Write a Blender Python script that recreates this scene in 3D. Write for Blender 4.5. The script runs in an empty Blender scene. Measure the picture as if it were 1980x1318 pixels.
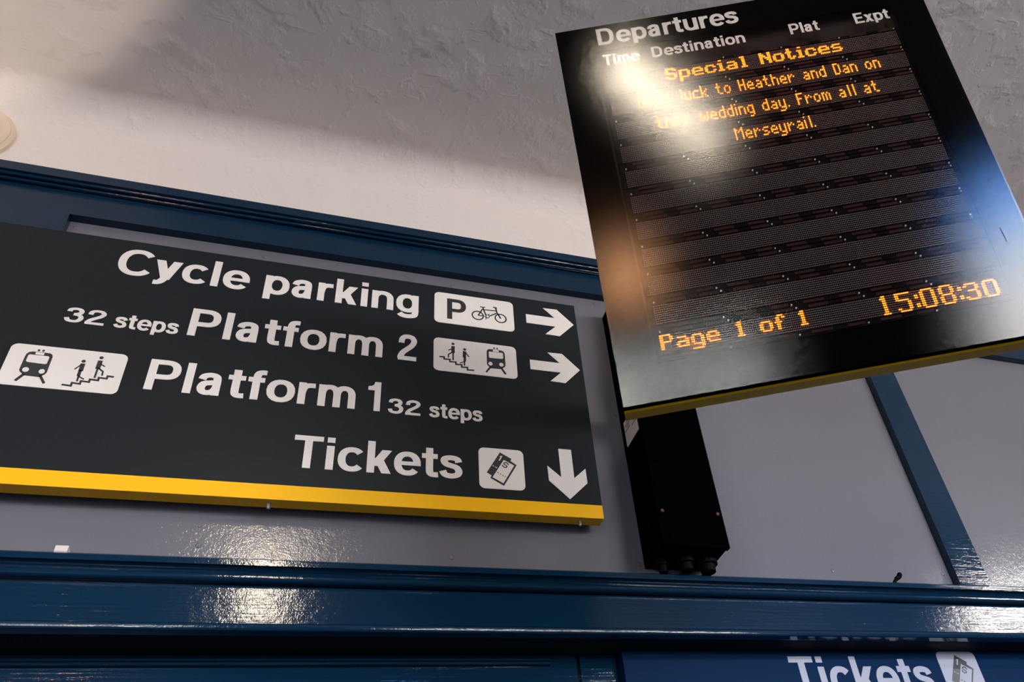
import bpy, bmesh, math, random
from mathutils import Matrix, Vector

# ------------------------------------------------------------------ camera, sky, exposure
sc = bpy.context.scene
C = sc.collection
F_PX = 1644.41                                   # focal length in pixels of the 1980 px wide frame
RIGHT, DOWN, FWD = ((.93176132, -.33589269, -.1378294), (.13527075, .67345164, -.72674942), (.33693125, .65851271, .67293265))
cd = bpy.data.cameras.new('camera')
cd.sensor_width = 36.0; cd.lens = F_PX * 36.0 / 1980
cd.shift_x = -.104933; cd.shift_y = -.024609; cd.clip_start = .02
cam = bpy.data.objects.new('camera', cd); C.objects.link(cam)
cam.matrix_world = Matrix(((RIGHT[0], -DOWN[0], -FWD[0], 0), (RIGHT[1], -DOWN[1], -FWD[1], -2.0), (RIGHT[2], -DOWN[2], -FWD[2], 1.55), (0, 0, 0, 1)))
sc.camera = cam
sc.view_settings.view_transform = 'Standard'; sc.view_settings.look = 'None'
sc.view_settings.gamma = 1.0; sc.view_settings.use_curve_mapping = False
sc.view_settings.exposure = 0.0
sc.cycles.max_bounces = 8; sc.cycles.diffuse_bounces = 5; sc.cycles.glossy_bounces = 4; sc.cycles.transparent_max_bounces = 12
sc.cycles.sample_clamp_indirect = 6.0; sc.cycles.use_adaptive_sampling = False

def N(nt, kind, **kw):
    n = nt.nodes.new(kind)
    for k, v in kw.items(): setattr(n, k, v)
    return n

world = bpy.data.worlds.new('sky'); sc.world = world; world.use_nodes = True
nt = world.node_tree; nt.nodes.clear()
tc = N(nt, 'ShaderNodeTexCoord'); sp = N(nt, 'ShaderNodeSeparateXYZ'); rp = N(nt, 'ShaderNodeValToRGB')
bg = N(nt, 'ShaderNodeBackground'); wo = N(nt, 'ShaderNodeOutputWorld')
nt.links.new(tc.outputs['Generated'], sp.inputs[0]); nt.links.new(sp.outputs['Z'], rp.inputs[0])
nt.links.new(rp.outputs[0], bg.inputs['Color']); nt.links.new(bg.outputs[0], wo.inputs['Surface'])
el = rp.color_ramp.elements                      # overcast: pale at the horizon, deep blue higher up
el[0].position = 0.0; el[0].color = (.07, .08, .10, 1)
el[1].position = .03; el[1].color = (1.0, .95, .90, 1)
for pos, col in ((.09, (1.0, .96, .93, 1)), (.15, (.72, .84, 1.0, 1)), (.172, (.40, .65, 1.0, 1)), (.195, (.09, .34, 1.0, 1)), (.30, (.05, .20, .60, 1)), (1.0, (.05, .16, .45, 1))):
    e = el.new(pos); e.color = col
bg.inputs['Strength'].default_value = 27.0

# ------------------------------------------------------------------ materials
def srgb(r, g, b):
    f = lambda c: (c / 255 / 12.92) if c <= 10 else ((c / 255 + .055) / 1.055) ** 2.4
    return (f(r), f(g), f(b), 1)

def mat(name, col, rough=.5, metal=0., spec=.5, coat=0., emit=None, estr=0.):
    m = bpy.data.materials.new(name); m.use_nodes = True
    b = m.node_tree.nodes['Principled BSDF']
    b.inputs['Base Color'].default_value = (*col[:3], 1); b.inputs['Roughness'].default_value = rough
    b.inputs['Metallic'].default_value = metal; b.inputs['Specular IOR Level'].default_value = spec
    b.inputs['Coat Weight'].default_value = coat
    if emit:
        b.inputs['Emission Color'].default_value = (*emit[:3], 1); b.inputs['Emission Strength'].default_value = estr
    return m

def bump(m, layers, strength=.3, dist=.002, vary=None):
    """layers: (scale xyz, detail, weight) of noise added up and bumped; vary: (scale, amount) mottles the colour"""
    nt = m.node_tree; b = nt.nodes['Principled BSDF']
    g = N(nt, 'ShaderNodeNewGeometry'); acc = None
    for sx, detail, w, *clip in layers:
        mp = N(nt, 'ShaderNodeMapping'); mp.inputs['Scale'].default_value = sx
        no = N(nt, 'ShaderNodeTexNoise'); no.inputs['Detail'].default_value = detail; no.inputs['Scale'].default_value = 1.0
        nt.links.new(g.outputs['Position'], mp.inputs[0]); nt.links.new(mp.outputs[0], no.inputs['Vector'])
        mu = N(nt, 'ShaderNodeMath', operation='MULTIPLY'); mu.inputs[1].default_value = w
        if clip:
            mr = N(nt, 'ShaderNodeMapRange'); mr.inputs[1].default_value, mr.inputs[2].default_value = clip[0]
            nt.links.new(no.outputs[0], mr.inputs[0]); nt.links.new(mr.outputs[0], mu.inputs[0])
        else: nt.links.new(no.outputs[0], mu.inputs[0])
        if acc is None: acc = mu
        else:
            ad = N(nt, 'ShaderNodeMath', operation='ADD'); nt.links.new(acc.outputs[0], ad.inputs[0]); nt.links.new(mu.outputs[0], ad.inputs[1]); acc = ad
    bp = N(nt, 'ShaderNodeBump'); bp.inputs['Strength'].default_value = strength; bp.inputs['Distance'].default_value = dist
    nt.links.new(acc.outputs[0], bp.inputs['Height']); nt.links.new(bp.outputs[0], b.inputs['Normal'])
    if vary:
        no = N(nt, 'ShaderNodeTexNoise'); no.inputs['Scale'].default_value = vary[0]; no.inputs['Detail'].default_value = 5
        nt.links.new(g.outputs['Position'], no.inputs['Vector'])
        mr = N(nt, 'ShaderNodeMapRange'); mr.inputs[3].default_value = 1 - vary[1]; mr.inputs[4].default_value = 1 + vary[1]
        nt.links.new(no.outputs[0], mr.inputs[0])
        hv = N(nt, 'ShaderNodeHueSaturation'); hv.inputs['Color'].default_value = b.inputs['Base Color'].default_value
        nt.links.new(mr.outputs[0], hv.inputs['Value']); nt.links.new(hv.outputs[0], b.inputs['Base Color'])
    return m

M = {}
M['plaster'] = bump(mat('white_plaster', (.78, .70, .648), .75, spec=.25), [((3.5, 3.5, 3.5), 4, 1.0), ((11, 8, 11), 5, .5, (.52, .85)), ((26, 20, 26), 5, .24, (.58, .85)), ((9, 30, 9), 4, .09, (.64, .75))], .6, .016, (2.5, .03))
M['navy'] = bump(mat('gloss_navy_paint', (.0028, .0200, .047), .09, spec=.42), [((5, 5, 150), 3, .7), ((45, 45, 60), 4, .6), ((260, 260, 260), 1, .2)], .5, .0014)
M['pale'] = bump(mat('pale_lavender_grey_paint', (.140, .138, .162), .12, spec=.5), [((240, 240, 240), 2, .45), ((55, 55, 55), 4, .8)], .5, .0014, (3, .03))
M['charcoal'] = bump(mat('charcoal_sign_film', (.0115, .0145, .018), .42, spec=.14), [((3, 3, 60), 4, 1)], .04, .001)
M['yellow'] = mat('yellow_enamel', (.86, .45, .002), .5, spec=.2)
M['white'] = mat('white_sign_film', (.72, .685, .66), .5, spec=.3)
M['ink'] = mat('dark_print', (.018, .022, .026), .4)
M['steel'] = mat('zinc_plated_steel', (.55, .52, .48), .35, metal=1)
M['black'] = mat('black_powder_coat', (.0009, .0009, .0014), .7, spec=0)
M['navy_shaded'] = mat('shaded_navy_paint', (.002, .006, .012), .7, spec=.15)  # darker navy: the shade under the rail is put into the colour
M['dark_ceiling'] = mat('darkened_far_ceiling', (.030, .026, .024), .7, spec=.1)  # far ceiling coloured dark to keep its reflections in paint and glass low
M['bronze'] = mat('dull_bronze', (.16, .09, .06), .5, metal=.7)
M['bright_tube'] = mat('bright_fluorescent_diffuser', (.8, .8, .8), .4, emit=(1.0, .95, .90), estr=158.0)
M['rubber'] = mat('black_plastic', (.0016, .0016, .002), .6, spec=.06)
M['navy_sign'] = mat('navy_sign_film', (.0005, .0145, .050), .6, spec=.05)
M['white_shade'] = mat('shaded_white_lettering', (.33, .34, .40), .6, spec=.2)  # white film greyed, with the shade below the rail in its colour
M['paper'] = mat('white_paper_label', (.62, .55, .54), .7)
M['cream'] = mat('cream_plastic', (.78, .62, .46), .45)
M['pcb'] = mat('dark_circuit_board', (.008, .006, .006), .9, spec=0)
M['led_ghost'] = mat('led_reflection_strip', (.040, .019, .018), .9, spec=0)  # red-brown stands in for LED reflections between the rows
M['led_off'] = mat('unlit_led_lens', (.25, .195, .185), .9, spec=0)
M['led_on'] = mat('lit_amber_led', (.3, .1, .02), .4, emit=(1.0, .165, .010), estr=5.6)
M['led_on'].cycles.emission_sampling = 'NONE'      # thousands of tiny emitters: found by bounces, not sampled one by one
M['print_black'] = mat('black_printed_border', (.0018, .0016, .0016), .8, spec=0)
M['back_grey'] = mat('dark_grey_backing', (.030, .024, .023), .9, spec=0)
M['floor'] = bump(mat('worn_stone_floor', (.036, .032, .030), .6), [((3, 3, 3), 4, 1)], .1, .002)
M['cream_wall'] = bump(mat('cream_wall_paint', (.09, .08, .07), .6), [((6, 6, 6), 4, 1)], .2, .003)
M['brick'] = bump(mat('dark_brown_wall_paint', (.014, .011, .010), .7, spec=.1), [((6, 6, 12), 4, 1)], .3, .004)
M['tube'] = mat('fluorescent_diffuser', (.8, .8, .8), .4, emit=(1.0, .86, .66), estr=68.0)
M['amber'] = mat('amber_lamp_glass', (.8, .4, .15), .4, emit=(1.0, .48, .22), estr=125.0)
M['leaf'] = mat('green_leaves', (.28, .52, .18), .6)
M['bark'] = mat('brown_bark', (.10, .07, .05), .8)
M['frame'] = mat('white_window_frame', (.5, .5, .5), .5)

def glass_mat():
    m = bpy.data.materials.new('anti_glare_glass'); m.use_nodes = True; nt = m.node_tree; nt.nodes.clear()
    fr = N(nt, 'ShaderNodeFresnel'); fr.inputs['IOR'].default_value = 1.46
    tr = N(nt, 'ShaderNodeBsdfTransparent'); gl = N(nt, 'ShaderNodeBsdfGlossy'); gl.distribution = 'BECKMANN'; gl.inputs['Roughness'].default_value = .172
    mx = N(nt, 'ShaderNodeMixShader'); o = N(nt, 'ShaderNodeOutputMaterial')
    nt.links.new(fr.outputs[0], mx.inputs[0]); nt.links.new(tr.outputs[0], mx.inputs[1]); nt.links.new(gl.outputs[0], mx.inputs[2]); nt.links.new(mx.outputs[0], o.inputs['Surface'])
    m2 = bpy.data.materials.new('clear_glass_inner_face'); m2.use_nodes = True; nt = m2.node_tree; nt.nodes.clear()
    tr = N(nt, 'ShaderNodeBsdfTransparent'); o = N(nt, 'ShaderNodeOutputMaterial'); nt.links.new(tr.outputs[0], o.inputs['Surface'])
    return m, m2
M['glass'], M['glass_in'] = glass_mat()

# ------------------------------------------------------------------ object helpers
class MB:
    """collects verts and faces, then becomes one mesh object"""
    def __init__(s): s.v = []; s.f = []; s.m = []
    def quad(s, a, b, c, d, mi=0):
        i = len(s.v); s.v += [a, b, c, d]; s.f.append((i, i + 1, i + 2, i + 3)); s.m.append(mi)
    def box(s, x0, x1, y0, y1, z0, z1, mi=0):
        i = len(s.v)
        s.v += [(x, y, z) for z in (z0, z1) for y in (y0, y1) for x in (x0, x1)]
        for f in ((0, 2, 3, 1), (4, 5, 7, 6), (0, 1, 5, 4), (2, 6, 7, 3), (0, 4, 6, 2), (1, 3, 7, 5)):
            s.f.append(tuple(i + k for k in f)); s.m.append(mi)
    def lathe(s, prof, axis, origin, n=24, mi=0):
        """prof: (radius, distance along axis)"""
        a = Vector(axis).normalized(); t = a.orthogonal().normalized(); b = a.cross(t); o = Vector(origin); i = len(s.v)
        for r, h in prof:
            for k in range(n):
                w = 2 * math.pi * k / n
                s.v.append(tuple(o + a * h + (t * math.cos(w) + b * math.sin(w)) * r))
        for j in range(len(prof) - 1):
            for k in range(n):
                k2 = (k + 1) % n
                s.f.append((i + j * n + k, i + j * n + k2, i + (j + 1) * n + k2, i + (j + 1) * n + k)); s.m.append(mi)
        for j, rev in ((0, True), (len(prof) - 1, False)):
            ring = [i + j * n + k for k in range(n)]
            s.f.append(tuple(reversed(ring)) if rev else tuple(ring)); s.m.append(mi)
    def extrude_x(s, prof, x0, x1, mi=0):
        """prof: closed (y, z) outline run along x"""
        n = len(prof); i = len(s.v)
        s.v += [(x0, y, z) for y, z in prof] + [(x1, y, z) for y, z in prof]
        for k in range(n):
            k2 = (k + 1) % n; s.f.append((i + k, i + k2, i + n + k2, i + n + k)); s.m.append(mi)
        s.f.append(tuple(range(i, i + n))); s.m.append(mi); s.f.append(tuple(range(i + 2 * n - 1, i + n - 1, -1))); s.m.append(mi)
    # flat shapes in (x, z), front face at depth y0, back at y1
    def strip(s, L, R, y0, y1, closed=False, mi=0):
        n = len(L); i = len(s.v)
        for (x, z), (p, q) in zip(L, R): s.v += [(x, y0, z), (p, y0, q), (x, y1, z), (p, y1, q)]
        for k in range(n if closed else n - 1):
            a = i + 4 * k; b = i + 4 * ((k + 1) % n)
            for f in ((a, a + 1, b + 1, b), (a, b, b + 2, a + 2), (a + 1, a + 3, b + 3, b + 1)): s.f.append(f); s.m.append(mi)
        if not closed:
            for a in (i, i + 4 * (n - 1)): s.f.append((a, a + 1, a + 3, a + 2)); s.m.append(mi)
    def poly(s, P, y0, y1, mi=0):
        n = len(P); i = len(s.v)
        s.v += [(x, y0, z) for x, z in P] + [(x, y1, z) for x, z in P]
        s.f.append(tuple(range(i, i + n))); s.m.append(mi)
        for k in range(n):
            k2 = (k + 1) % n; s.f.append((i + k, i + k2, i + n + k2, i + n + k)); s.m.append(mi)
    def build(s, name, mats, parent=None, smooth=False, fix=True, loc=None):
        me = bpy.data.meshes.new(name); me.from_pydata(s.v, [], s.f)
        for m in (mats if isinstance(mats, (list, tuple)) else [mats]): me.materials.append(m)
        me.polygons.foreach_set('material_index', s.m)
        if smooth: me.polygons.foreach_set('use_smooth', [True] * len(me.polygons))
        me.update()
        if fix:
            bm = bmesh.new(); bm.from_mesh(me); bmesh.ops.recalc_face_normals(bm, faces=bm.faces); bm.to_mesh(me); bm.free()
        o = bpy.data.objects.new(name, me); C.objects.link(o)
        if parent: o.parent = parent
        if loc: o.location = loc
        return o

def stroke(mb, pts, wx, wy, y0, y1, closed=False, mi=0, fx=lambda p: p):
    """run a pen (vertical strokes wx wide, level strokes wy thick) along pts"""
    n = len(pts); L = []; R = []
    for k in range(n):
        a = pts[(k - 1) % n] if (closed or k > 0) else None
        b = pts[(k + 1) % n] if (closed or k < n - 1) else None
        p = pts[k]; ds = []
        if a: ds.append(Vector((p[0] - a[0], p[1] - a[1])).normalized())
        if b: ds.append(Vector((b[0] - p[0], b[1] - p[1])).normalized())
        ns = [Vector((-d.y, d.x)) for d in ds]
        nn = sum(ns, Vector((0, 0))).normalized() if len(ns) > 1 else ns[0]
        sc_ = 1 / max(.5, nn.dot(ns[0]))
        h = .5 * math.hypot(wx * nn.x, wy * nn.y) * sc_
        L.append(fx((p[0] + nn.x * h, p[1] + nn.y * h))); R.append(fx((p[0] - nn.x * h, p[1] - nn.y * h)))
    mb.strip(L, R, y0, y1, closed, mi)

def tag(o, label=None, cat=None, group=None, kind=None):
    if label: o['label'] = label
    if cat: o['category'] = cat
    if group: o['group'] = group
    if kind: o['kind'] = kind
    return o

def thing(name, label, cat, loc=(0, 0, 0), group=None, rot=None):
    o = bpy.data.objects.new(name, None); C.objects.link(o); o.location = loc
    if rot is not None: o.rotation_euler = rot
    o.empty_display_size = .1
    return tag(o, label, cat, group)

def struct(o): o['kind'] = 'structure'; return o

def ellipse(cx, cy, rx, ry, n=28): return [(cx + rx * math.cos(2 * math.pi * k / n), cy + ry * math.sin(2 * math.pi * k / n)) for k in range(n)]
def rrect(x0, x1, z0, z1, r, n=6):
    P = []
    for cx, cz, a in ((x1 - r, z1 - r, 0), (x0 + r, z1 - r, 90), (x0 + r, z0 + r, 180), (x1 - r, z0 + r, 270)):
        P += [(cx + r * math.cos(math.radians(a + 90 * k / n)), cz + r * math.sin(math.radians(a + 90 * k / n))) for k in range(n + 1)]
    return P

# ------------------------------------------------------------------ grotesque lettering, cap height 1
def arc(cx, cy, rx, ry, a0, a1, n=18, e=2.25):
    P = []
    for k in range(n + 1):
        a = math.radians(a0 + (a1 - a0) * k / n); c, s = math.cos(a), math.sin(a)
        P.append((cx + rx * math.copysign(abs(c) ** (2 / e), c), cy + ry * math.copysign(abs(s) ** (2 / e), s)))
    return P
def smooth(P, n=5):
    Q = []
    for i in range(len(P) - 1):
        p0, p1, p2, p3 = P[max(i - 1, 0)], P[i], P[i + 1], P[min(i + 2, len(P) - 1)]
        for k in range(n):
            t = k / n
            Q.append(tuple(.5 * (2 * p1[j] + (p2[j] - p0[j]) * t + (2 * p0[j] - 5 * p1[j] + 4 * p2[j] - p3[j]) * t * t + (3 * p1[j] - p0[j] - 3 * p2[j] + p3[j]) * t ** 3) for j in (0, 1)))
    return Q + [P[-1]]
WX, WY = .186, .155
def V(x, z0, z1): return ('s', [(x, z0), (x, z1)], False)
def Hb(z, x0, x1): return ('s', [(x0, z), (x1, z)], False)
def diag(x0, z0, x1, z1, w=.21): return ('p', [(x0 - w / 2, z0), (x0 + w / 2, z0), (x1 + w / 2, z1), (x1 - w / 2, z1)])
a_ = WX / 2; b_ = WY / 2; XH = .735
def bowl(cx, rx=.225): return ('s', arc(cx, XH / 2, rx, XH / 2 - b_ + .012, 0, 360)[:-1], True)
SP = [(.475, .525), (.43, .625), (.28, .662), (.135, .625), (.11, .535), (.17, .445), (.30, .40), (.42, .35), (.475, .235), (.435, .125), (.29, .072), (.13, .11), (.07, .225)]
G = {
 'C': (.80, [('s', arc(.43, .5, .335, .435, 38, 322, 26), False)]),
 'D': (.80, [V(a_ + .02, 0, 1), ('s', [(.05, 1 - b_), (.34, 1 - b_)] + arc(.36, .5, .29, .5 - b_, 80, -80, 16, 2.4) + [(.34, b_), (.05, b_)], False)]),
 'E': (.70, [V(a_ + .02, 0, 1), Hb(1 - b_, .03, .66), Hb(.515, .03, .61), Hb(b_, .03, .68)]),
 'P': (.74, [V(a_ + .02, 0, 1), ('s', [(.05, 1 - b_), (.38, 1 - b_)] + arc(.39, .68, .235, .32 - b_, 80, -80, 14, 2.4) + [(.38, .36 + b_), (.05, .36 + b_)], False)]),
 'S': (.74, [('s', smooth([(x * 1.22 + .02, z * 1.36) for x, z in SP]), False)]),
 'T': (.66, [V(.33, 0, 1), Hb(1 - b_, .0, .66)]),
 '1': (.46, [V(.32, 0, 1), ('p', [(.03, .70), (.03, .83), (.13, .845), (.20, .90), (.225, 1.0), (.33, 1.0), (.33, .70)])]),
 '2': (.62, [('s', smooth([(.12, .66), (.135, .80), (.21, .895), (.33, .922), (.45, .895), (.52, .80), (.515, .69), (.44, .56), (.30, .42), (.18, .30), (.11, .16), (.095, .06)]), False), Hb(b_, .02, .61)]),
 '3': (.62, [('s', smooth([(.115, .72), (.15, .86), (.30, .922), (.44, .88), (.49, .76), (.44, .62), (.30, .545)]), False), ('s', smooth([(.27, .545), (.40, .53), (.51, .43), (.525, .28), (.45, .125), (.30, .075), (.15, .13), (.095, .29)]), False)]),
 'a': (.62, [('s', smooth([(.10, .50), (.145, .61), (.28, .66), (.405, .62), (.435, .50), (.435, .25), (.435, .12), (.437, .0)], 6), False), ('s', smooth([(.43, .43), (.30, .405), (.16, .36), (.11, .22), (.16, .10), (.27, .075), (.38, .13), (.435, .26)]), False)]),
 'c': (.61, [('s', arc(.325, XH / 2, .235, XH / 2 - b_ + .012, 40, 320, 22), False)]),
 'd': (.66, [bowl(.32), V(.545, 0, 1)]),
 'e': (.63, [('s', arc(.325, XH / 2, .235, XH / 2 - b_ + .012, 0, 322, 26), False), ('p', [(.10, .31), (.65, .31), (.645, .43), (.10, .43)])]),
 'f': (.40, [('s', smooth([(.19, 0), (.19, .40), (.19, .74), (.22, .88), (.30, .925), (.40, .925)], 6), False), Hb(.665, .0, .38)]),
 'g': (.66, [bowl(.32), ('s', smooth([(.545, XH), (.545, .30), (.545, .0), (.50, -.12), (.35, -.165), (.20, -.15), (.11, -.07)], 6), False)]),
 'i': (.27, [V(.135, 0, XH), ('s', [(.135, .84), (.135, 1.0)], False)]),
 'k': (.62, [V(.115, 0, 1), diag(.20, .22, .49, XH, .23), diag(.49, 0, .29, .46, .22)]),
 'l': (.27, [V(.135, 0, 1)]),
 'm': (.96, [V(.115, 0, XH)] + [('s', [(.115 + k, .42)] + arc(.295 + k, .42, .18, XH - .42 - b_ + .012, 170, 0, 12) + [(.475 + k, 0)], False) for k in (0, .36)]),
 'n': (.65, [V(.115, 0, XH), ('s', [(.115, .40)] + arc(.325, .42, .21, XH - .42 - b_ + .012, 170, 0, 12) + [(.535, 0)], False)]),
 'o': (.66, [('s', arc(.33, XH / 2, .24, XH / 2 - b_ + .012, 0, 360)[:-1], True)]),
 'p': (.66, [V(.115, -.215, XH), bowl(.34)]),
 'r': (.43, [V(.115, 0, XH), ('s', smooth([(.115, .36), (.15, .55), (.25, .64), (.42, .655)], 6), False)]),
 's': (.57, [('s', smooth(SP), False)]),
 't': (.40, [('s', smooth([(.19, .93), (.19, .60), (.19, .20), (.23, .095), (.31, .075), (.40, .08)], 6), False), Hb(.665, .0, .39)]),
 'u': (.65, [V(.535, 0, XH), ('s', [(.115, XH), (.115, .32)] + arc(.325, .315, .21, .315 - b_ + .012, 180, 350, 12), False)]),
 'x': (.60, [diag(.11, 0, .48, XH, .22), diag(.48, 0, .11, XH, .22)]),
 'y': (.60, [diag(.30, .02, .10, XH, .215), ('s', smooth([(.05, -.14), (.15, -.135), (.23, -.06), (.30, .10)], 6), False), diag(.285, .0, .50, XH, .215)]),
 ' ': (.27, []),
}
def word(mb, text, x0, x1, base, cap, y0, y1, mi=0, gap=.045, reg=1.0):
    """set text so that its ink runs from x0 to x1 on the baseline"""
    items = []; pen = 0; xs = []; q = 0
    for ch in text:
        adv, shapes = G[ch]
        for s_ in shapes:
            items.append((s_, pen)); xs += [p[0] + pen + (-WX / 2 if s_[0] == 's' else 0) for p in s_[1]] + [p[0] + pen + (WX / 2 if s_[0] == 's' else 0) for p in s_[1]]
        pen += adv + gap
    lo, hi = min(xs), max(xs); kx = (x1 - x0) / (hi - lo)
    fx = lambda p: (x0 + (p[0] - lo) * kx, base + p[1] * cap)
    for s_, pen in items:
        P = [(p[0] + pen, p[1]) for p in s_[1]]; q += 1; ya = y0 - .00003 * (q % 4)
        if s_[0] == 'p': mb.poly([fx(p) for p in P], ya, y1, mi)
        else:
            w = WX * reg * min(1, cap / kx) ** .5
            stroke(mb, P, w, WY * reg, ya, y1, s_[2], mi, fx)

# ------------------------------------------------------------------ room
X0, X1, YB, ZC = -5.0, 9.5, -6.0, 4.20
RC = .11                                          # radius of the plaster cove under the ceiling
mb = MB(); mb.box(X0, X1, .038, .06, 2.50, 3.83); wall_back = struct(mb.build('wall_back', M['pale']))
mb = MB(); mb.box(X0, X1, 0, .06, 3.83, ZC - RC); struct(mb.build('wall_upper', M['plaster']))
prof = [(-2.2, ZC), (-2.2, ZC + .1), (.06, ZC + .1), (.06, ZC - RC), (0, ZC - RC)]
prof += [(-RC + RC * math.cos(math.radians(a)), ZC - RC + RC * math.sin(math.radians(a))) for a in range(2, 91, 2)]
mb = MB(); mb.extrude_x(prof, X0, X1); ceil = struct(mb.build('ceiling', M['plaster']))
ceil.data.polygons.foreach_set('use_smooth', [True] * len(ceil.data.polygons)); ceil.data.set_sharp_from_angle(angle=math.radians(25))
mb = MB(); mb.box(X0, X1, YB, -2.2, ZC, ZC + .1); struct(mb.build('ceiling', M['dark_ceiling']))
mb = MB(); mb.box(X0, X1, YB, .13, -.1, 0); struct(mb.build('floor', M['floor']))
mb = MB(); mb.box(X0 - .1, X0, YB, .06, 0, ZC); struct(mb.build('wall_left', M['cream_wall']))
mb = MB(); mb.box(X1, X1 + .1, YB, .06, 0, ZC); struct(mb.build('wall_right', M['cream_wall']))
# wall behind the camera with a wide doorway and a tall window
DX0, DX1, DZ = -2.6, -.50, 3.36
WX0, WX1, WZ0, WZ1 = 1.12, 4.60, 1.90, 4.04
mb = MB()
for a, b, z0, z1 in ((X0, DX0, 0, ZC), (DX0, DX1, DZ, ZC), (DX1, WX0, 0, ZC), (WX0, WX1, 0, WZ0), (WX0, WX1, WZ1, ZC), (WX1, X1, 0, ZC)):
    mb.box(a, b, YB - .25, YB, z0, z1)
struct(mb.build('wall_front', M['brick']))
mb = MB()
for a, b, z0, z1 in ((WX0, WX0 + .06, WZ0, WZ1), (WX1 - .06, WX1, WZ0, WZ1), (WX0, WX1, WZ0, WZ0 + .06), (WX0, WX1, WZ1 - .06, WZ1), (2.24, 2.29, WZ0, WZ1), (3.41, 3.46, WZ0, WZ1)):
    mb.box(a, b, YB - .15, YB - .08, z0, z1)
struct(mb.build('window_1', M['frame']))
mb = MB()
for a, b, z0, z1 in ((DX0, DX0 + .08, 0, DZ), (DX1 - .08, DX1, 0, DZ), (DX0, DX1, DZ - .08, DZ)):
    mb.box(a, b, YB - .15, YB - .05, z0, z1)
struct(mb.build('door_1', M['frame']))

# navy timber: upper rail, stiles, lower moulded rail, lower framing
mb = MB(); mb.extrude_x([(.03, 3.838), (-.035, 3.838), (-.035, 3.803), (-.028, 3.802)] + [(-.021 - .007 * math.sin(math.radians(a)), 3.7985 + .0062 * math.cos(math.radians(a))) for a in range(30, 190, 18)] + [(-.009 - .0065 * math.sin(math.radians(a)), 3.7895 + .0058 * math.cos(math.radians(a))) for a in range(30, 190, 18)] + [(-.004, 3.786), (0, 3.785), (0, 3.686), (.03, 3.686)], X0, X1)
struct(mb.build('trim_1', M['navy']))
mb = MB(); mb.box(X0, -.708, 0, .035, 2.58, 3.686); struct(mb.build('trim_2', M['navy']))
mb = MB(); mb.box(2.047, 2.172, 0, .035, 2.58, 3.686); struct(mb.build('trim_3', M['navy']))
P = [(.04, 2.591), (-.024, 2.591), (-.030, 2.586), (-.030, 2.572)]
P += [(-.030 + .026 * math.sin(math.radians(a)), 2.5455 + .0265 * math.cos(math.radians(a))) for a in range(14, 90, 15)] + [(-.004, 2.556)]
P += [(-.008 - .016 * math.sin(math.radians(a)), 2.5470 + .010 * math.cos(math.radians(a))) for a in range(0, 181, 20)]
P += [(.004, 2.538), (.004, 2.5365), (0, 2.5355), (0, 2.4475), (.005, 2.4465), (.005, 2.4445)]
P += [(-.004 - .007 * math.sin(math.radians(a)), 2.436 + .0085 * math.cos(math.radians(a))) for a in range(0, 181, 30)]
P += [(.02, 2.4275), (.02, 2.50), (.04, 2.50)]
mb = MB(); mb.extrude_x(P, X0, X1); struct(mb.build('trim_4', M['navy']))
mb = MB(); mb.box(X0, X1, .02, .24, 2.431, 2.50); struct(mb.build('trim_6', M['navy_shaded']))
mb = MB(); mb.box(X0, X1, .15, .24, 0, 2.431); mb.box(X0, .775, .135, .15, 2.3, 2.431)
mb.extrude_x([(.135, 2.4225)] + [(.130 - .0075 * math.sin(math.radians(a)), 2.4170 + .0045 * math.cos(math.radians(a))) for a in range(0, 181, 20)] + [(.128 - .0085 * math.sin(math.radians(a)), 2.4075 + .0045 * math.cos(math.radians(a))) for a in range(0, 181, 20)] + [(.135, 2.402)], X0, .70)
mb.box(.785, .886, .135, .15, 1.4, 2.431)
struct(mb.build('trim_5', M['navy']))

# pale panels let into the navy framing, with their paint-covered screw heads
mb = MB(); mb.box(-.708, 2.047, .03, .038, 2.585, 3.69); pan1 = mb.build('panel', M['pale'], wall_back)
mb = MB(); mb.box(2.172, X1, .03, .038, 2.585, 3.69); pan2 = mb.build('panel', M['pale'], wall_back)
def screw_head(x, z, par, r=.0075):
    mb = MB(); mb.lathe([(r * .95, -.004), (r, -.0012), (r * .93, .0006), (r * .62, .0022), (r * .25, .0026), (r * .2, .0014)], (0, -1, 0), (x, .03, z), 18)
    return mb.build('screw', M['pale'], par, smooth=True)
for x, z in ((-.1768, 2.6493), (.424, 2.6445), (.9536, 2.6452), (1.5983, 2.6502), (2.0222, 2.655), (-.6884, 3.663), (-.1648, 3.6586), (.4307, 3.65), (.949, 3.6678), (.956, 3.16)):
    screw_head(x, z, pan1)
screw_head(-.1835, 2.6997, pan1, .004); screw_head(2.9, 2.655, pan2)

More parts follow.
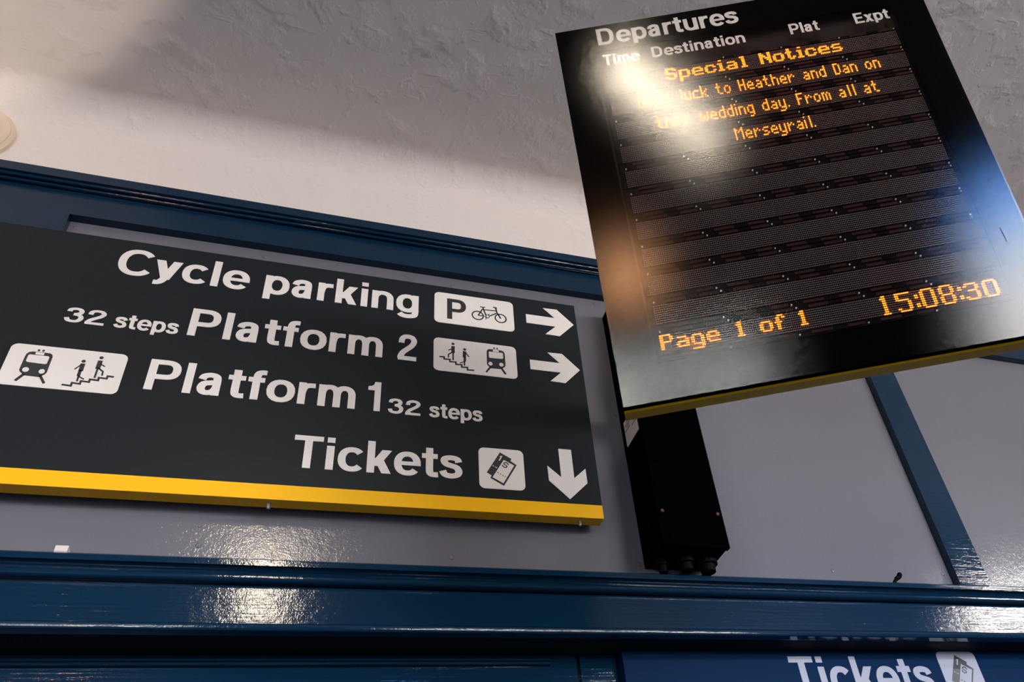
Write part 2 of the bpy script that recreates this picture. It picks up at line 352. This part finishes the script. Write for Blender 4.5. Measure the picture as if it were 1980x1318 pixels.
# ------------------------------------------------------------------ lamps of the hall, some added for their light
def batten(x, y0, y1, label, group, half=None, tube='tube'):
    t = thing('fluorescent_batten', label, 'lamp', (x, (y0 + y1) / 2, ZC), group); h = half or (y1 - y0) / 2
    if half: t.rotation_euler.z = math.pi / 2
    mb = MB(); mb.box(-.05, .05, -h, h, -.05, 0); mb.box(-.1, .1, -h - .02, -h, -.13, 0); mb.box(-.1, .1, h, h + .02, -.13, 0)
    mb.build('housing', M['frame'], t)
    mb = MB(); mb.extrude_x([(-.075 * math.cos(math.radians(a)) , -.052 - .06 * math.sin(math.radians(a))) for a in range(0, 181, 20)], -h, h)
    d = mb.build('diffuser', M[tube], t); d.rotation_euler = (0, 0, math.pi / 2)
    return t
batten(-.06, -4.05, -2.58, 'fluorescent batten lamp on the ceiling in line with the direction sign', 'ceiling battens')
def added_tube(x, y, z, label):  # tube lamps added out of view to brighten the sign wall
    t = thing('added_tube_lamp', label, 'lamp', (x, y, z), 'unseen added tube lamps')
    mb = MB(); mb.lathe([(.02, -.72), (.062, -.72), (.062, -.66)], (1, 0, 0), (0, 0, 0), 20); mb.build('end_cap', M['frame'], t)
    mb = MB(); mb.lathe([(.062, .66), (.062, .72), (.02, .72)], (1, 0, 0), (0, 0, 0), 20); mb.build('end_cap', M['frame'], t)
    mb = MB(); mb.lathe([(.058, -.66), (.058, .66)], (1, 0, 0), (0, 0, 0), 20); mb.build('diffuser', M['bright_tube'], t, smooth=True)
    for dx in (-.69, .69):
        mb = MB(); mb.lathe([(.005, .055), (.005, ZC - z)], (0, 0, 1), (dx, 0, 0), 8); mb.build('rod', M['steel'], t)
added_tube(2.70, -5.0, 3.50, 'unseen tube lamp added to brighten the wall, by the left half of the tall window')
added_tube(4.60, -5.0, 3.50, 'unseen tube lamp added to brighten the wall, by the right half of the tall window')
added_tube(-4.0, -5.0, 3.50, 'unseen tube lamp added to brighten the wall, in the corner left of the doorway')
batten(6.2, -3.50, -3.35, 'fluorescent batten lamp on the ceiling at the right end of the hall', 'ceiling battens', .8, 'bright_tube')

t = thing('added_uplight', 'unseen black bowl lamp added to light the left part of the ceiling', 'lamp', (-1.60, -1.00, 2.86))  # unseen lamp added to make the left part of the ceiling brighter
mb = MB(); mb.lathe([(.05, -.10), (.14, -.06), (.18, .06), (.19, .12), (.185, .12), (.172, .06), (.13, -.045), (.04, -.085)], (0, 0, 1), (0, 0, 0), 28); mb.build('bowl', M['black'], t, smooth=True)
mb = MB(); mb.box(-.19, .19, -.006, .006, .112, .120); mb.lathe([(.006, .12), (.006, ZC - 2.86)], (0, 0, 1), (0, 0, 0), 8); mb.build('rod', M['black'], t)
ld = bpy.data.lights.new('added_uplight_bulb', 'SPOT'); ld.energy = 46.0; ld.color = (1.0, .87, .76); ld.spot_size = math.radians(92); ld.spot_blend = .16; ld.shadow_soft_size = .02
lo = bpy.data.objects.new('added_uplight_bulb', ld); C.objects.link(lo); lo.parent = t; lo.location = (0, .02, .125); lo.rotation_euler = (math.pi, 0, 0)

t = thing('wall_lantern', 'amber glass wall lantern above the doorway behind the camera', 'lamp', (-1.50, -6, 3.90))
mb = MB(); mb.box(-.03, .03, 0, .05, -.04, .04); mb.build('back_plate', M['black'], t)
mb = MB(); mb.lathe([(.105 * math.sin(math.radians(a)), -.105 * math.cos(math.radians(a))) for a in range(10, 171, 16)], (0, 0, 1), (0, .145, 0), 24); mb.build('lamp_shade', M['amber'], t, smooth=True)
t.location.y = YB

# trees seen through the doorway as a green reflection
def tree(x, y, r, z, seed, label):
    t = thing('tree', label, 'tree', (x, y, 0), 'trees outside the doorway')
    mb = MB(); mb.lathe([(.28, 0), (.2, 1.0), (.16, z - r * .4)], (0, 0, 1), (0, 0, 0), 12); mb.build('trunk', M['bark'], t, smooth=True)
    rnd = random.Random(seed); mb = MB()
    for k in range(560):
        d = Vector((rnd.gauss(0, 1), rnd.gauss(0, 1), rnd.gauss(0, 1))).normalized() * r * rnd.uniform(.35, 1) ** .5
        a = Vector((rnd.gauss(0, 1), rnd.gauss(0, 1), rnd.gauss(0, 1))).normalized() * .14; b = a.orthogonal().normalized() * .09; p = Vector((0, 0, z)) + d
        mb.quad(tuple(p - a), tuple(p + b), tuple(p + a), tuple(p - b))
    mb.build('foliage', M['leaf'], t, fix=False)
tree(-3.9, -13, 1.35, 3.7, 1, 'leafy green tree outside the doorway, on its left')
tree(-.2, -13, 1.2, 3.6, 2, 'leafy green tree outside the doorway, on its right')

# ------------------------------------------------------------------ direction sign
YF = -.04
sign = thing('direction_sign', 'large charcoal sign listing cycle parking, platforms and tickets, yellow strip below', 'sign', (-.15, .0, 2.742))
def rel(o, root):
    o.matrix_parent_inverse = root.matrix_basis.inverted(); return o
ROOT = [sign]
def part(mb, name, mats, parent=None, **kw):
    o = mb.build(name, mats, parent or ROOT[0], **kw)
    r = ROOT[0]
    if (parent is None or parent is r): o.matrix_parent_inverse = r.matrix_basis.inverted()
    return o
mb = MB(); mb.box(-1.10, .8365, YF, -.002, 2.784, 3.569); part(mb, 'panel', M['charcoal'])
mb = MB(); mb.box(-1.10, .8365, YF - .0005, -.002, 2.742, 2.784); part(mb, 'yellow_strip', M['yellow'])
mb = MB(); mb.box(-.705, .80, -.002, .03, 2.775, 3.50); part(mb, 'mounting_batten', M['black'])
YA, YC = YF - .0012, YF
def letters(rows, root=None):
    mb = MB()
    for text, x0, x1, base, cap in rows: word(mb, text, x0, x1, base, cap, YA, YC)
    return part(mb, 'lettering', M['white'])
letters([('Cycle', -.5319, -.1850, 3.4325, .1025), ('parking', -.1440, .3098, 3.4325, .1025)])
letters([('32', -.6062, -.5050, 3.2335, .0525), ('steps', -.4900, -.3348, 3.2335, .0525)])
letters([('Platform', -.3190, .2087, 3.2360, .1005), ('2', .2447, .3154, 3.2360, .1025)])
letters([('Platform', -.3834, .1443, 3.0395, .1005), ('1', .1766, .2112, 3.0395, .1025)])
letters([('32', .2319, .3300, 3.0370, .0525), ('steps', .3470, .5018, 3.0370, .0525)])
letters([('Tickets', -.0083, .4407, 2.8385, .0995)])

ICONS = {"stairs_train":[["s",[[0.3757,3.2657],[0.3898,3.2664],[0.3903,3.2582],[0.4076,3.2589],[0.4076,3.2501],[0.4255,3.251],[0.4257,3.2422],[0.4433,3.2432],[0.4434,3.2338],[0.4607,3.2354],[0.4609,3.2255],[0.4811,3.2268]],0.0051,0],["e",[0.4173,3.3234],[0.0048,0.0048],0],["s",[[0.4173,3.3138],[0.4172,3.2864]],0.0106,0],["s",[[0.415,3.303],[0.4032,3.2961]],0.0034,0],["s",[[0.4173,3.2893],[0.4171,3.2572]],0.0046,0],["s",[[0.4149,3.2885],[0.4037,3.2795],[0.4027,3.2662]],0.0041,0],["e",[0.4531,3.3063],[0.0047,0.0046],0],["s",[[0.4524,3.2987],[0.4519,3.2739]],0.0102,0],["s",[[0.4531,3.2778],[0.4528,3.258]],0.0076,0],["s",[[0.4524,3.2607],[0.4516,3.241]],0.0044,0],["s",[[0.4514,3.2568],[0.4383,3.2492]],0.0034,0],["s",[[0.4549,3.2953],[0.4662,3.278]],0.0034,0],["p",[[0.5222,3.3099],[0.5242,3.3161],[0.5298,3.3203],[0.5421,3.3209],[0.5496,3.321],[0.5676,3.3207],[0.5751,3.318],[0.5793,3.3113],[0.58,3.3016],[0.5801,3.2603],[0.5778,3.2548],[0.5734,3.2512],[0.5664,3.2441],[0.5332,3.2429],[0.529,3.2475],[0.5233,3.2537],[0.5213,3.26]],0],["p",[[0.5284,3.3061],[0.5304,3.3097],[0.5709,3.3103],[0.5738,3.3075],[0.5741,3.2901],[0.5713,3.2858],[0.5317,3.284],[0.5286,3.2868]],1],["p",[[0.5423,3.319],[0.5608,3.3192],[0.5603,3.3121],[0.5417,3.3115]],1],["e",[0.5324,3.2607],[0.0063,0.0072],1],["e",[0.5669,3.2616],[0.0069,0.0073],1],["e",[0.5465,3.3267],[0.0029,0.0033],0],["e",[0.5563,3.3265],[0.0029,0.0033],0],["s",[[0.5327,3.2485],[0.518,3.2253]],0.0061,0],["s",[[0.5666,3.2479],[0.5789,3.2256]],0.0068,0]],"bike":[["r",[0.4982,3.4593],[0.0181,0.0183],0.0044],["r",[0.5735,3.4597],[0.0181,0.0182],0.0044],["s",[[0.4995,3.4596],[0.5142,3.4901]],0.0045,0],["s",[[0.5142,3.4884],[0.5583,3.4904]],0.0038,0],["s",[[0.5068,3.5004],[0.5137,3.4989],[0.5239,3.5005]],0.0034,0],["s",[[0.5153,3.4988],[0.5251,3.4647]],0.0048,0],["s",[[0.4995,3.4596],[0.5187,3.4604]],0.0037,0],["r",[0.5304,3.4611],[0.0054,0.0071],0.0025],["s",[[0.5374,3.4639],[0.5599,3.4801]],0.0045,0],["s",[[0.5588,3.504],[0.5623,3.4823],[0.5739,3.4597]],0.0054,0],["s",[[0.5499,3.5061],[0.5629,3.5046]],0.0045,0],["s",[[0.5203,3.4607],[0.5262,3.4535],[0.5229,3.4466]],0.0026,0],["s",[[0.5325,3.4682],[0.537,3.4729]],0.0025,0]],"ticket":[["p",[[0.5476,2.9351],[0.5804,2.916],[0.5771,2.9087],[0.5943,2.8965],[0.5547,2.826],[0.5173,2.8484],[0.5213,2.857],[0.5079,2.8655]],0],["p",[[0.5575,2.9104],[0.587,2.8941],[0.5533,2.8338],[0.5234,2.8508]],1],["s",[[0.5704,2.8943],[0.5677,2.9],[0.5624,2.9018],[0.5573,2.8994],[0.5577,2.8953],[0.5626,2.893],[0.566,2.8895],[0.5637,2.886],[0.5585,2.8855],[0.5539,2.8892],[0.5529,2.8932]],0.0029,2],["s",[[0.553,2.9235],[0.5443,2.9071]],0.0035,1],["s",[[0.5465,2.9214],[0.5518,2.9211]],0.0023,1],["s",[[0.5248,2.8893],[0.5294,2.887]],0.002,1],["s",[[0.5323,2.8851],[0.5374,2.8823]],0.002,1],["s",[[0.5368,2.8677],[0.5414,2.8651]],0.0018,2],["s",[[0.5442,2.8635],[0.5482,2.8614]],0.0018,2],["s",[[0.551,2.8597],[0.5544,2.8578]],0.0018,2],["s",[[0.5573,2.8559],[0.5609,2.8538]],0.0018,2]]}
def icon(mb, shapes, fx=lambda p: tuple(p), yb=YF - .0012):
    lv = lambda k: (yb - .0006 * (k + 1), yb - .0006 * k)
    for s_ in shapes:
        if s_[0] == 's':
            k = s_[3]; y0, y1 = lv(k); stroke(mb, [fx(p) for p in s_[1]], s_[2], s_[2], y0, y1, False, 1 if k == 1 else 0)
        elif s_[0] == 'p': y0, y1 = lv(s_[2]); mb.poly([fx(p) for p in s_[1]], y0, y1, s_[2])
        elif s_[0] == 'e': y0, y1 = lv(s_[3]); mb.poly(ellipse(*fx(s_[1]), *s_[2]), y0, y1, s_[3])
        elif s_[0] == 'r': y0, y1 = lv(0); stroke(mb, ellipse(*fx(s_[1]), *s_[2]), s_[3], s_[3], y0, y1, True)
def plate(x0, x1, z0, z1, r=.016):
    mb = MB(); mb.poly(rrect(x0, x1, z0, z1, r), YA, YC); return part(mb, 'pictogram_plate', M['white'])
def symbol(mb, par):
    o = mb.build('symbol', [M['ink'], M['white']], par); return o
pl = plate(.3590, .6180, 3.4075, 3.5405); mb = MB(); icon(mb, ICONS['bike'])
word(mb, 'P', .3937, .4603, 3.428, .0892, YA - .0006, YA); symbol(mb, pl)
pl = plate(.3582, .6168, 3.2115, 3.3425); mb = MB(); icon(mb, ICONS['stairs_train']); symbol(mb, pl)
pl = plate(-.6890, -.4300, 3.0135, 3.1445); mb = MB(); icon(mb, ICONS['stairs_train'], lambda p: (.3582 - .4300 - p[0], p[1] - .198)); symbol(mb, pl)
pl = plate(.4865, .6157, 2.8148, 2.9475); mb = MB(); icon(mb, ICONS['ticket']); symbol(mb, pl)
def arrow_right(cz):
    mb = MB(); mb.poly([(x, cz + z) for x, z in ((.6605, .0195), (.7598, .0195), (.7222, .0590), (.7708, .0605), (.8255, 0), (.7708, -.0605), (.7222, -.0590), (.7598, -.0195), (.6605, -.0195))], YA, YC)
    part(mb, 'arrow', M['white'])
arrow_right(3.4767); arrow_right(3.2785)
mb = MB(); mb.poly([(.743 + x, z) for x, z in ((-.0195, 2.9653), (.0195, 2.9653), (.0195, 2.868), (.0572, 2.9036), (.0578, 2.8545), (0, 2.798), (-.0570, 2.8545), (-.0578, 2.9036), (-.0195, 2.868))], YA, YC); part(mb, 'arrow', M['white'])
for x in (-.0355, .772):
    mb = MB(); mb.lathe([(.0075, 0), (.0075, -.004), (.0055, -.004), (.0055, -.011), (.0045, -.013)], (0, 0, 1), (x, -.020, 2.742), 6); part(mb, 'bolt', M['steel'])

# ------------------------------------------------------------------ tickets sign under the rail
tsign = thing('tickets_sign', 'dark navy Tickets sign tucked under the lower navy rail', 'sign', (1.9, .125, 2.25)); ROOT[0] = tsign
mb = MB(); mb.box(.8935, 3.1, .10, .15, 2.25, 2.4305); part(mb, 'panel', M['navy_sign'])
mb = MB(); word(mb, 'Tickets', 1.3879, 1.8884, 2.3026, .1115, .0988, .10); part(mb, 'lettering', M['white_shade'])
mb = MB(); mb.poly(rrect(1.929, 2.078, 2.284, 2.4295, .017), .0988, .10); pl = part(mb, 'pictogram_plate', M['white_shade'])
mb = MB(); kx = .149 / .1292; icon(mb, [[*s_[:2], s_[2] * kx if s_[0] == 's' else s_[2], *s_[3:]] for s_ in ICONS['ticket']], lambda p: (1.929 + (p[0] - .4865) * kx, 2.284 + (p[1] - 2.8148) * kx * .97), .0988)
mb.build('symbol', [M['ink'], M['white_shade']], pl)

# ------------------------------------------------------------------ black housing on the wall that carries the board
box = thing('cable_housing', 'tall black steel cable housing on the pale panel behind the departure board', 'box', (1.068, .03, 2.632)); ROOT[0] = box
mb = MB(); mb.box(.969, 1.167, -.100, .03, 2.632, 3.60); part(mb, 'body', M['black'])
mb = MB(); mb.box(.967, 1.169, -.115, -.098, 2.628, 3.60); part(mb, 'cover', M['black'])
for x in (.982, 1.155):
    mb = MB(); mb.lathe([(.0055, 0), (.0055, .002), (.004, .0035), (.0015, .002)], (0, -1, 0), (x, -.115, 2.733), 14); part(mb, 'screw', M['bronze'])
for x, y, r in ((.995, -.03, .017), (1.06, -.045, .026), (1.128, -.04, .030)):
    mb = MB(); mb.lathe([(r * .8, 0), (r, -.004), (r, -.020), (r * .75, -.022), (r * .7, -.041)], (0, 0, 1), (x, y, 2.632), 18); part(mb, 'cable_gland', M['rubber'], smooth=False)
mb = MB(); mb.box(.9675, .969, -.095, .004, 3.025, 3.117); lab = part(mb, 'paper_label', M['paper'])
mb = MB(); rnd = random.Random(4)
for k in range(9):
    z = 3.108 - .009 * (k // 2) - rnd.uniform(0, .002); y = -.088 + .048 * (k % 2); mb.box(.9671, .9675, y, y + rnd.uniform(.02, .04), z - .003, z)
mb.build('handwriting', M['ink'], lab)
# arm from the housing to the back of the board
mb = MB(); mb.box(1.035, 1.095, -.78, -.10, 3.10, 3.16); part(mb, 'support_arm', M['black'])

# ------------------------------------------------------------------ departure board
U = Vector((.90346746, -.42855636, .009273)); NB = Vector((.40892258, .86816096, .28120965)); W_, H_ = .86336, .94915
TL = Vector((.44198334, -1.08151526, 3.40196562))
UP = U.cross(NB)
board = thing('departure_board', 'tilted black departures board with amber LED text and yellow underside', 'display board')
BL = TL - UP * H_
board.matrix_world = Matrix(((U.x, NB.x, UP.x, BL.x), (U.y, NB.y, UP.y, BL.y), (U.z, NB.z, UP.z, BL.z), (0, 0, 0, 1)))
V_ = lambda v: H_ - v                            # heights measured down from the top edge
def bpart(mb, name, mats, parent=None, **kw): return mb.build(name, mats, parent or board, **kw)
# casing: open-fronted box, yellow lip along the underside, deeper rear housing
DEP = .060
mb = MB()
mb.box(0, W_, .0062, .016, -.0015, .022); mb.box(0, W_, .0062, .016, H_ - .012, H_); mb.box(0, .012, .0062, .016, 0, H_); mb.box(W_ - .012, W_, .0062, .016, 0, H_)
mb.box(0.001, .012, .016, DEP, .012, H_); mb.box(W_ - .012, W_ - .001, .016, DEP, .012, H_); mb.box(.012, W_ - .012, .016, DEP, H_ - .012, H_ - .001); mb.box(.001, W_ - .001, .052, DEP, .012, H_ - .001)
bpart(mb, 'casing', M['black'])
mb = MB(); mb.extrude_x([(.016, .012), (.016, -.0035), (.018, -.0055), (DEP, -.0055), (DEP, .012)], .001, W_ - .001); bpart(mb, 'yellow_strip', M['yellow'])
mb = MB(); mb.box(.12, W_ - .12, DEP, .17, .40, H_ - .10); bpart(mb, 'rear_housing', M['black'])
mb = MB(); mb.box(0, W_, 0, .004, 0, H_, 1); mb.m[2] = 0; bpart(mb, 'front_glass', [M['glass'], M['glass_in']])
k4 = 10 / 9
wx0, wx1, wv0, wv1 = .0690 * k4, .7045 * k4, .0715 * k4, .7850 * k4
mb = MB(); mb.box(.0005, wx0, .0046, .0062, 0, H_); mb.box(wx1, W_ - .0005, .0046, .0062, 0, H_); mb.box(wx0, wx1, .0046, .0062, V_(wv0), H_); mb.box(wx0, wx1, .0046, .0062, 0, V_(wv1))
bpart(mb, 'printed_border', M['print_black'])
def glass_text(rows):
    mb = MB()
    for text, x0, x1, v, cap in rows: word(mb, text, x0 * k4, x1 * k4, V_(v * k4), cap * k4, .0041, .0046, reg=1.02)
    bpart(mb, 'lettering', M['white'])
glass_text([('Departures', .0822, .3862, .0545, .0452)])
glass_text([('Time', .0850, .1645, .1108, .0282)]); glass_text([('Destination', .1880, .3867, .1108, .0282)])
glass_text([('Plat', .4806, .5468, .1108, .0282)]); glass_text([('Expt', .6180, .6967, .1112, .0282)])
# led field, .0222 m behind the glass face
LY = .0222; CX0, CP, RV0, LP, RP = .0857 * k4, .003425 * k4, .1346 * k4, .05936 * k4, .00429 * k4
SK = lambda line: .55 * CP * (1 - line / 10)      # the upper modules sit about half a column to the right
mb = MB(); mb.box(.012, W_ - .012, LY + .008, LY + .012, .012, H_ - .012); bpart(mb, 'backing_plate', M['back_grey'])

SMALL = {
 'G': ['.###', '#...', '#...', '#.##', '#..#', '#..#', '.###'], 'H': ['#..#', '#..#', '#..#', '####', '#..#', '#..#', '#..#'],
 'D': ['###.', '#..#', '#..#', '#..#', '#..#', '#..#', '###.'], 'F': ['####', '#...', '#...', '###.', '#...', '#...', '#...'],
 'M': ['#...#', '##.##', '#.#.#', '#...#', '#...#', '#...#', '#...#'],
 'a': ['', '', '.##.', '...#', '.###', '#..#', '.###'], 'c': ['', '', '.###', '#...', '#...', '#...', '.###'],
 'd': ['...#', '...#', '.###', '#..#', '#..#', '#..#', '.###'], 'e': ['', '', '.##.', '#..#', '####', '#...', '.###'],
 'g': ['', '', '.###', '#..#', '#..#', '#..#', '.###', '...#', '.##.'], 'h': ['#...', '#...', '###.', '#..#', '#..#', '#..#', '#..#'],
 'i': ['#', '', '#', '#', '#', '#', '#'], 'k': ['#...', '#...', '#..#', '#.#.', '##..', '#.#.', '#..#'], 'l': ['#'] * 7,
 'm': ['', '', '##.#.', '#.#.#', '#.#.#', '#.#.#', '#.#.#'], 'n': ['', '', '###.', '#..#', '#..#', '#..#', '#..#'],
 'o': ['', '', '.##.', '#..#', '#..#', '#..#', '.##.'], 'r': ['', '', '#.#.', '##.#', '#...', '#...', '#...'],
 's': ['', '', '.###', '#...', '.##.', '...#', '###.'], 't': ['.#..', '.#..', '###.', '.#..', '.#..', '.#..', '..##'],
 'u': ['', '', '#..#', '#..#', '#..#', '#..#', '.###'], 'w': ['', '', '#...#', '#...#', '#.#.#', '#.#.#', '.#.#.'],
 'y': ['', '', '#..#', '#..#', '#..#', '#..#', '.###', '...#', '###.'], '.': ['', '', '', '', '', '', '#'],
}
BIG = {
 'S': ['.#####.', '##...##', '##.....', '.#####.', '.....##', '##...##', '.#####.'], 'N': ['##...##', '###..##', '####.##', '##.####', '##..###', '##...##', '##...##'],
 'P': ['######.', '##...##', '##...##', '######.', '##.....', '##.....', '##.....'], 'a': ['', '', '.#####.', '.....##', '.######', '##...##', '.######'],
 'c': ['', '', '.#####.', '##...##', '##.....', '##...##', '.#####.'], 'e': ['', '', '.#####.', '##...##', '#######', '##.....', '.######'],
 'g': ['', '', '.#####.', '##...##', '##...##', '##...##', '.######', '.....##', '######.'], 'i': ['.##.', '', '###.', '.##.', '.##.', '.##.', '####'],
 'l': ['###.', '.##.', '.##.', '.##.', '.##.', '.##.', '####'], 'o': ['', '', '.#####.', '##...##', '##...##', '##...##', '.#####.'],
 'p': ['', '', '######.', '##...##', '##...##', '##...##', '######.', '##.....', '##.....'], 's': ['', '', '.#####.', '##.....', '.#####.', '.....##', '######.'],
 't': ['.##...', '.##...', '####..', '.##...', '.##...', '.##.##', '..###.'], 'f': ['..###.', '.##.##', '.##...', '####..', '.##...', '.##...', '.##...'],
 '1': ['.##.', '###.', '.##.', '.##.', '.##.', '.##.', '####'],
}
CLOCK = {
 '1': ['.##.', '###.'] + ['.##.'] * 6 + ['####'], '5': ['########', '##......', '##......', '#######.', '......##', '......##', '......##', '##....##', '.######.'],
 ':': ['', '', '##', '##', '', '', '##', '##', ''], '0': ['.######.'] + ['##....##'] * 7 + ['.######.'], '8': ['.######.', '##....##', '##....##', '##....##', '.######.', '##....##', '##....##', '##....##', '.######.'],
 'x3': ['', '.######.', '##....##', '......##', '..#####.', '......##', '......##', '##....##', '.######.'], 'x0': ['', '.######.'] + ['##....##'] * 6 + ['.######.'],
}
TEXT = [
 (0, 'special notices heading', BIG, [('S', 36), ('p', 44), ('e', 52), ('c', 60), ('i', 68), ('a', 73), ('l', 82), ('N', 94), ('o', 102), ('t', 110), ('i', 117), ('c', 122), ('e', 130), ('s', 138)]),
 (1, 'first notice line', SMALL, [('G', 16), ('o', 21), ('o', 26), ('d', 31), ('l', 42), ('u', 44), ('c', 49), ('k', 54), ('t', 63), ('o', 68), ('H', 77), ('e', 82), ('a', 87), ('t', 92), ('h', 97), ('e', 102), ('r', 107), ('a', 116), ('n', 121), ('d', 126), ('D', 135), ('a', 140), ('n', 145), ('o', 154), ('n', 159)]),
 (2, 'second notice line', SMALL, [('t', 24), ('h', 29), ('e', 34), ('i', 39), ('r', 41), ('w', 50), ('e', 56), ('d', 61), ('d', 66), ('i', 71), ('n', 73), ('g', 78), ('d', 87), ('a', 92), ('y', 97), ('.', 102), ('F', 108), ('r', 113), ('o', 118), ('m', 123), ('a', 133), ('l', 139), ('l', 142), ('a', 148), ('t', 153)]),
 (3, 'third notice line', SMALL, [('M', 67), ('e', 73), ('r', 78), ('s', 83), ('e', 88), ('y', 93), ('r', 98), ('a', 103), ('i', 108), ('l', 111), ('.', 113)]),
 (10, 'page counter', BIG, [('P', 0), ('a', 8), ('g', 16), ('e', 24), ('1', 40), ('o', 52), ('f', 60), ('1', 73)]),
 (10, 'clock', CLOCK, [('1', 116), ('5', 124), (':', 134), ('0', 137), ('8', 147), (':', 157), ('x3', 160), ('x0', 170)]),
]
def dots_of(font, items):
    for ch, c0 in items:
        for r, row in enumerate(font[ch]):
            for c, x in enumerate(row):
                if x == '#': yield c0 + c, r
def dome(mb, x, z, r, h, mi=0, n=8):
    i = len(mb.v)
    for rr, hh in ((1, 0), (.80, .62)):
        mb.v += [(x + r * rr * math.cos(2 * math.pi * k / n), LY - h * hh, z + r * rr * math.sin(2 * math.pi * k / n)) for k in range(n)]
    mb.v.append((x, LY - h, z))
    for k in range(n):
        k2 = (k + 1) % n
        mb.f += [(i + k, i + k2, i + n + k2, i + n + k), (i + n + k, i + n + k2, i + 2 * n)]; mb.m += [mi, mi]
lit = {}
for ln, _, font, items in TEXT: lit.setdefault(ln, set()).update(dots_of(font, items))
px = lambda c, ln: CX0 + c * CP + SK(ln)
pz = lambda r, ln: V_(RV0 + ln * LP + r * RP)
RD = .00146
for ln in range(11):
    mb = MB(); ox = SK(ln)
    mb.box(CX0 - .010 + ox, px(180, ln) + .008, LY, LY + .004, pz(8, ln) - .0033, pz(0, ln) + .0033, 0)      # board that holds the lenses
    mb.box(CX0 - .012 + ox, px(180, ln) + .010, LY + .002, LY + .008, pz(8, ln) - .0150, pz(0, ln) + .0132, 0)
    on = lit.get(ln, ())
    for r in range(9):
        for c in range(180):
            if (c, r) not in on: dome(mb, px(c, ln), pz(r, ln), RD, .0014, 1, 6)
    for k in range(5):                                                       # LED reflections coloured in as strips above and below, pins at the joints
        for s0, s1 in ((5, 16), (23, 33)):
            for zc in (pz(0, ln) + .0082, pz(8, ln) - .0086):
                xa = px(36 * k + s0 + (2 if zc > pz(4, ln) else 0), ln); xb = px(36 * k + s1 + (2 if zc > pz(4, ln) else 0), ln)
                mb.box(xa, xb, LY - .0005, LY + .002, zc - .0030, zc + .0030, 2)
    for k in range(6):
        for cc, zz in ((36 * k + (.6 if k < 5 else -1.2), pz(0, ln) + .0092), (36 * k - 1.4, pz(8, ln) - .0104)):
            if cc < 0: continue
            mb.lathe([(.0017, 0), (.0017, .0025), (.0010, .0032)], (0, -1, 0), (px(cc, ln), LY + .002, zz), 8, 3)
    for s0 in range(0, 180, 36):                                             # mounting blocks between the strips
        mb.box(px(s0 + 17, ln), px(s0 + 24, ln), LY - .001, LY + .002, pz(8, ln) - .0135, pz(8, ln) - .0055, 0)
        mb.box(px(s0 + 17.5, ln), px(s0 + 24.5, ln), LY - .001, LY + .002, pz(0, ln) + .0055, pz(0, ln) + .0120, 0)
    mod = bpart(mb, 'led_module', [M['pcb'], M['led_off'], M['led_ghost'], M['white']], fix=False)
    for l2, lab, font, items in TEXT:
        if l2 != ln: continue
        mb = MB()
        for i, (ch, c0) in enumerate(items):
            for c, r in dots_of(font, [(ch, c0)]): dome(mb, px(c, ln), pz(r, ln), RD * 1.08, .0024, 0, 8)
            wide = max(len(q) for q in font[ch])
            if i == len(items) - 1 or items[i + 1][1] - c0 - wide > 3:
                o = mb.build('lit_word', M['led_on'], mod, fix=False); o['label'] = 'glowing amber word of the ' + lab; mb = MB()
# specks on the glass
mb = MB(); rnd = random.Random(7)
SPK = [(.0121, .9384), (.0934, .8796), (.0783, .917), (.7925, .7872), (.777, .8773), (.7335, .9003), (.07, .0198), (.004, .0085), (.0278, .3259), (.0534, .3384), (.0139, .3723)]
SPK += [(rnd.uniform(.01, .26), .949 - abs(rnd.gauss(.008, .025)) - .004) for _ in range(34)] + [(rnd.uniform(.5, .85), rnd.uniform(.82, .94)) for _ in range(12)]
for x, v in SPK: mb.poly(ellipse(x, V_(v), rnd.uniform(.0004, .0013), rnd.uniform(.0004, .0011), 7), -.0004, 0)
stroke(mb, [(.8094, V_(.7139)), (.8106, V_(.730)), (.8117, V_(.7476))], .0017, .0017, -.0004, 0)
tag(bpart(mb, 'dust_specks', M['rubber'], fix=False), kind='stuff')

# ------------------------------------------------------------------ small things on and around the rails
t = thing('wall_disc', 'round cream fixture on the white plaster at the left edge above the upper rail', 'wall fixture', (-1.066, 0, 3.972))
mb = MB(); mb.lathe([(.135, 0), (.135, .012), (.128, .020)], (0, -1, 0), (0, 0, 0), 48); mb.build('base', M['cream'], t)
mb = MB(); mb.lathe([(.126, .018), (.122, .024), (.10, .029), (.05, .032), (.01, .033)], (0, -1, 0), (0, 0, 0), 48); mb.build('cover', M['cream'], t, smooth=True)
mb = MB(); mb.extrude_x([(.03, .0), (-.012, .0), (-.018, .006), (-.016, .020), (.03, .020)], -.0125, .0125)
o = mb.build('plastic_block', M['paper'], loc=(-.443, 0, 2.591)); tag(o, 'small off-white block standing on the lower navy rail below the yellow strip', 'block')
t = thing('hook', 'short dark bent hook sticking up from the lower rail left of the navy post', 'hook', (1.772, -.012, 2.591))
mb = MB()
for (a, b, r) in (((0, 0, 0), (.012, -.006, .014), .0055), ((.012, -.006, .014), (.024, -.008, .020), .007)):
    a = Vector(a); b = Vector(b); mb.lathe([(r, 0), (r, (b - a).length)], b - a, a, 10)
mb.build('shank', M['rubber'], t)
mb = MB(); mb.lathe([(.004, 0), (.008, .003), (.008, .012), (.005, .016)], (.5, -.3, .8), (.022, -.008, .018), 10); mb.build('hook_end', M['rubber'], t)
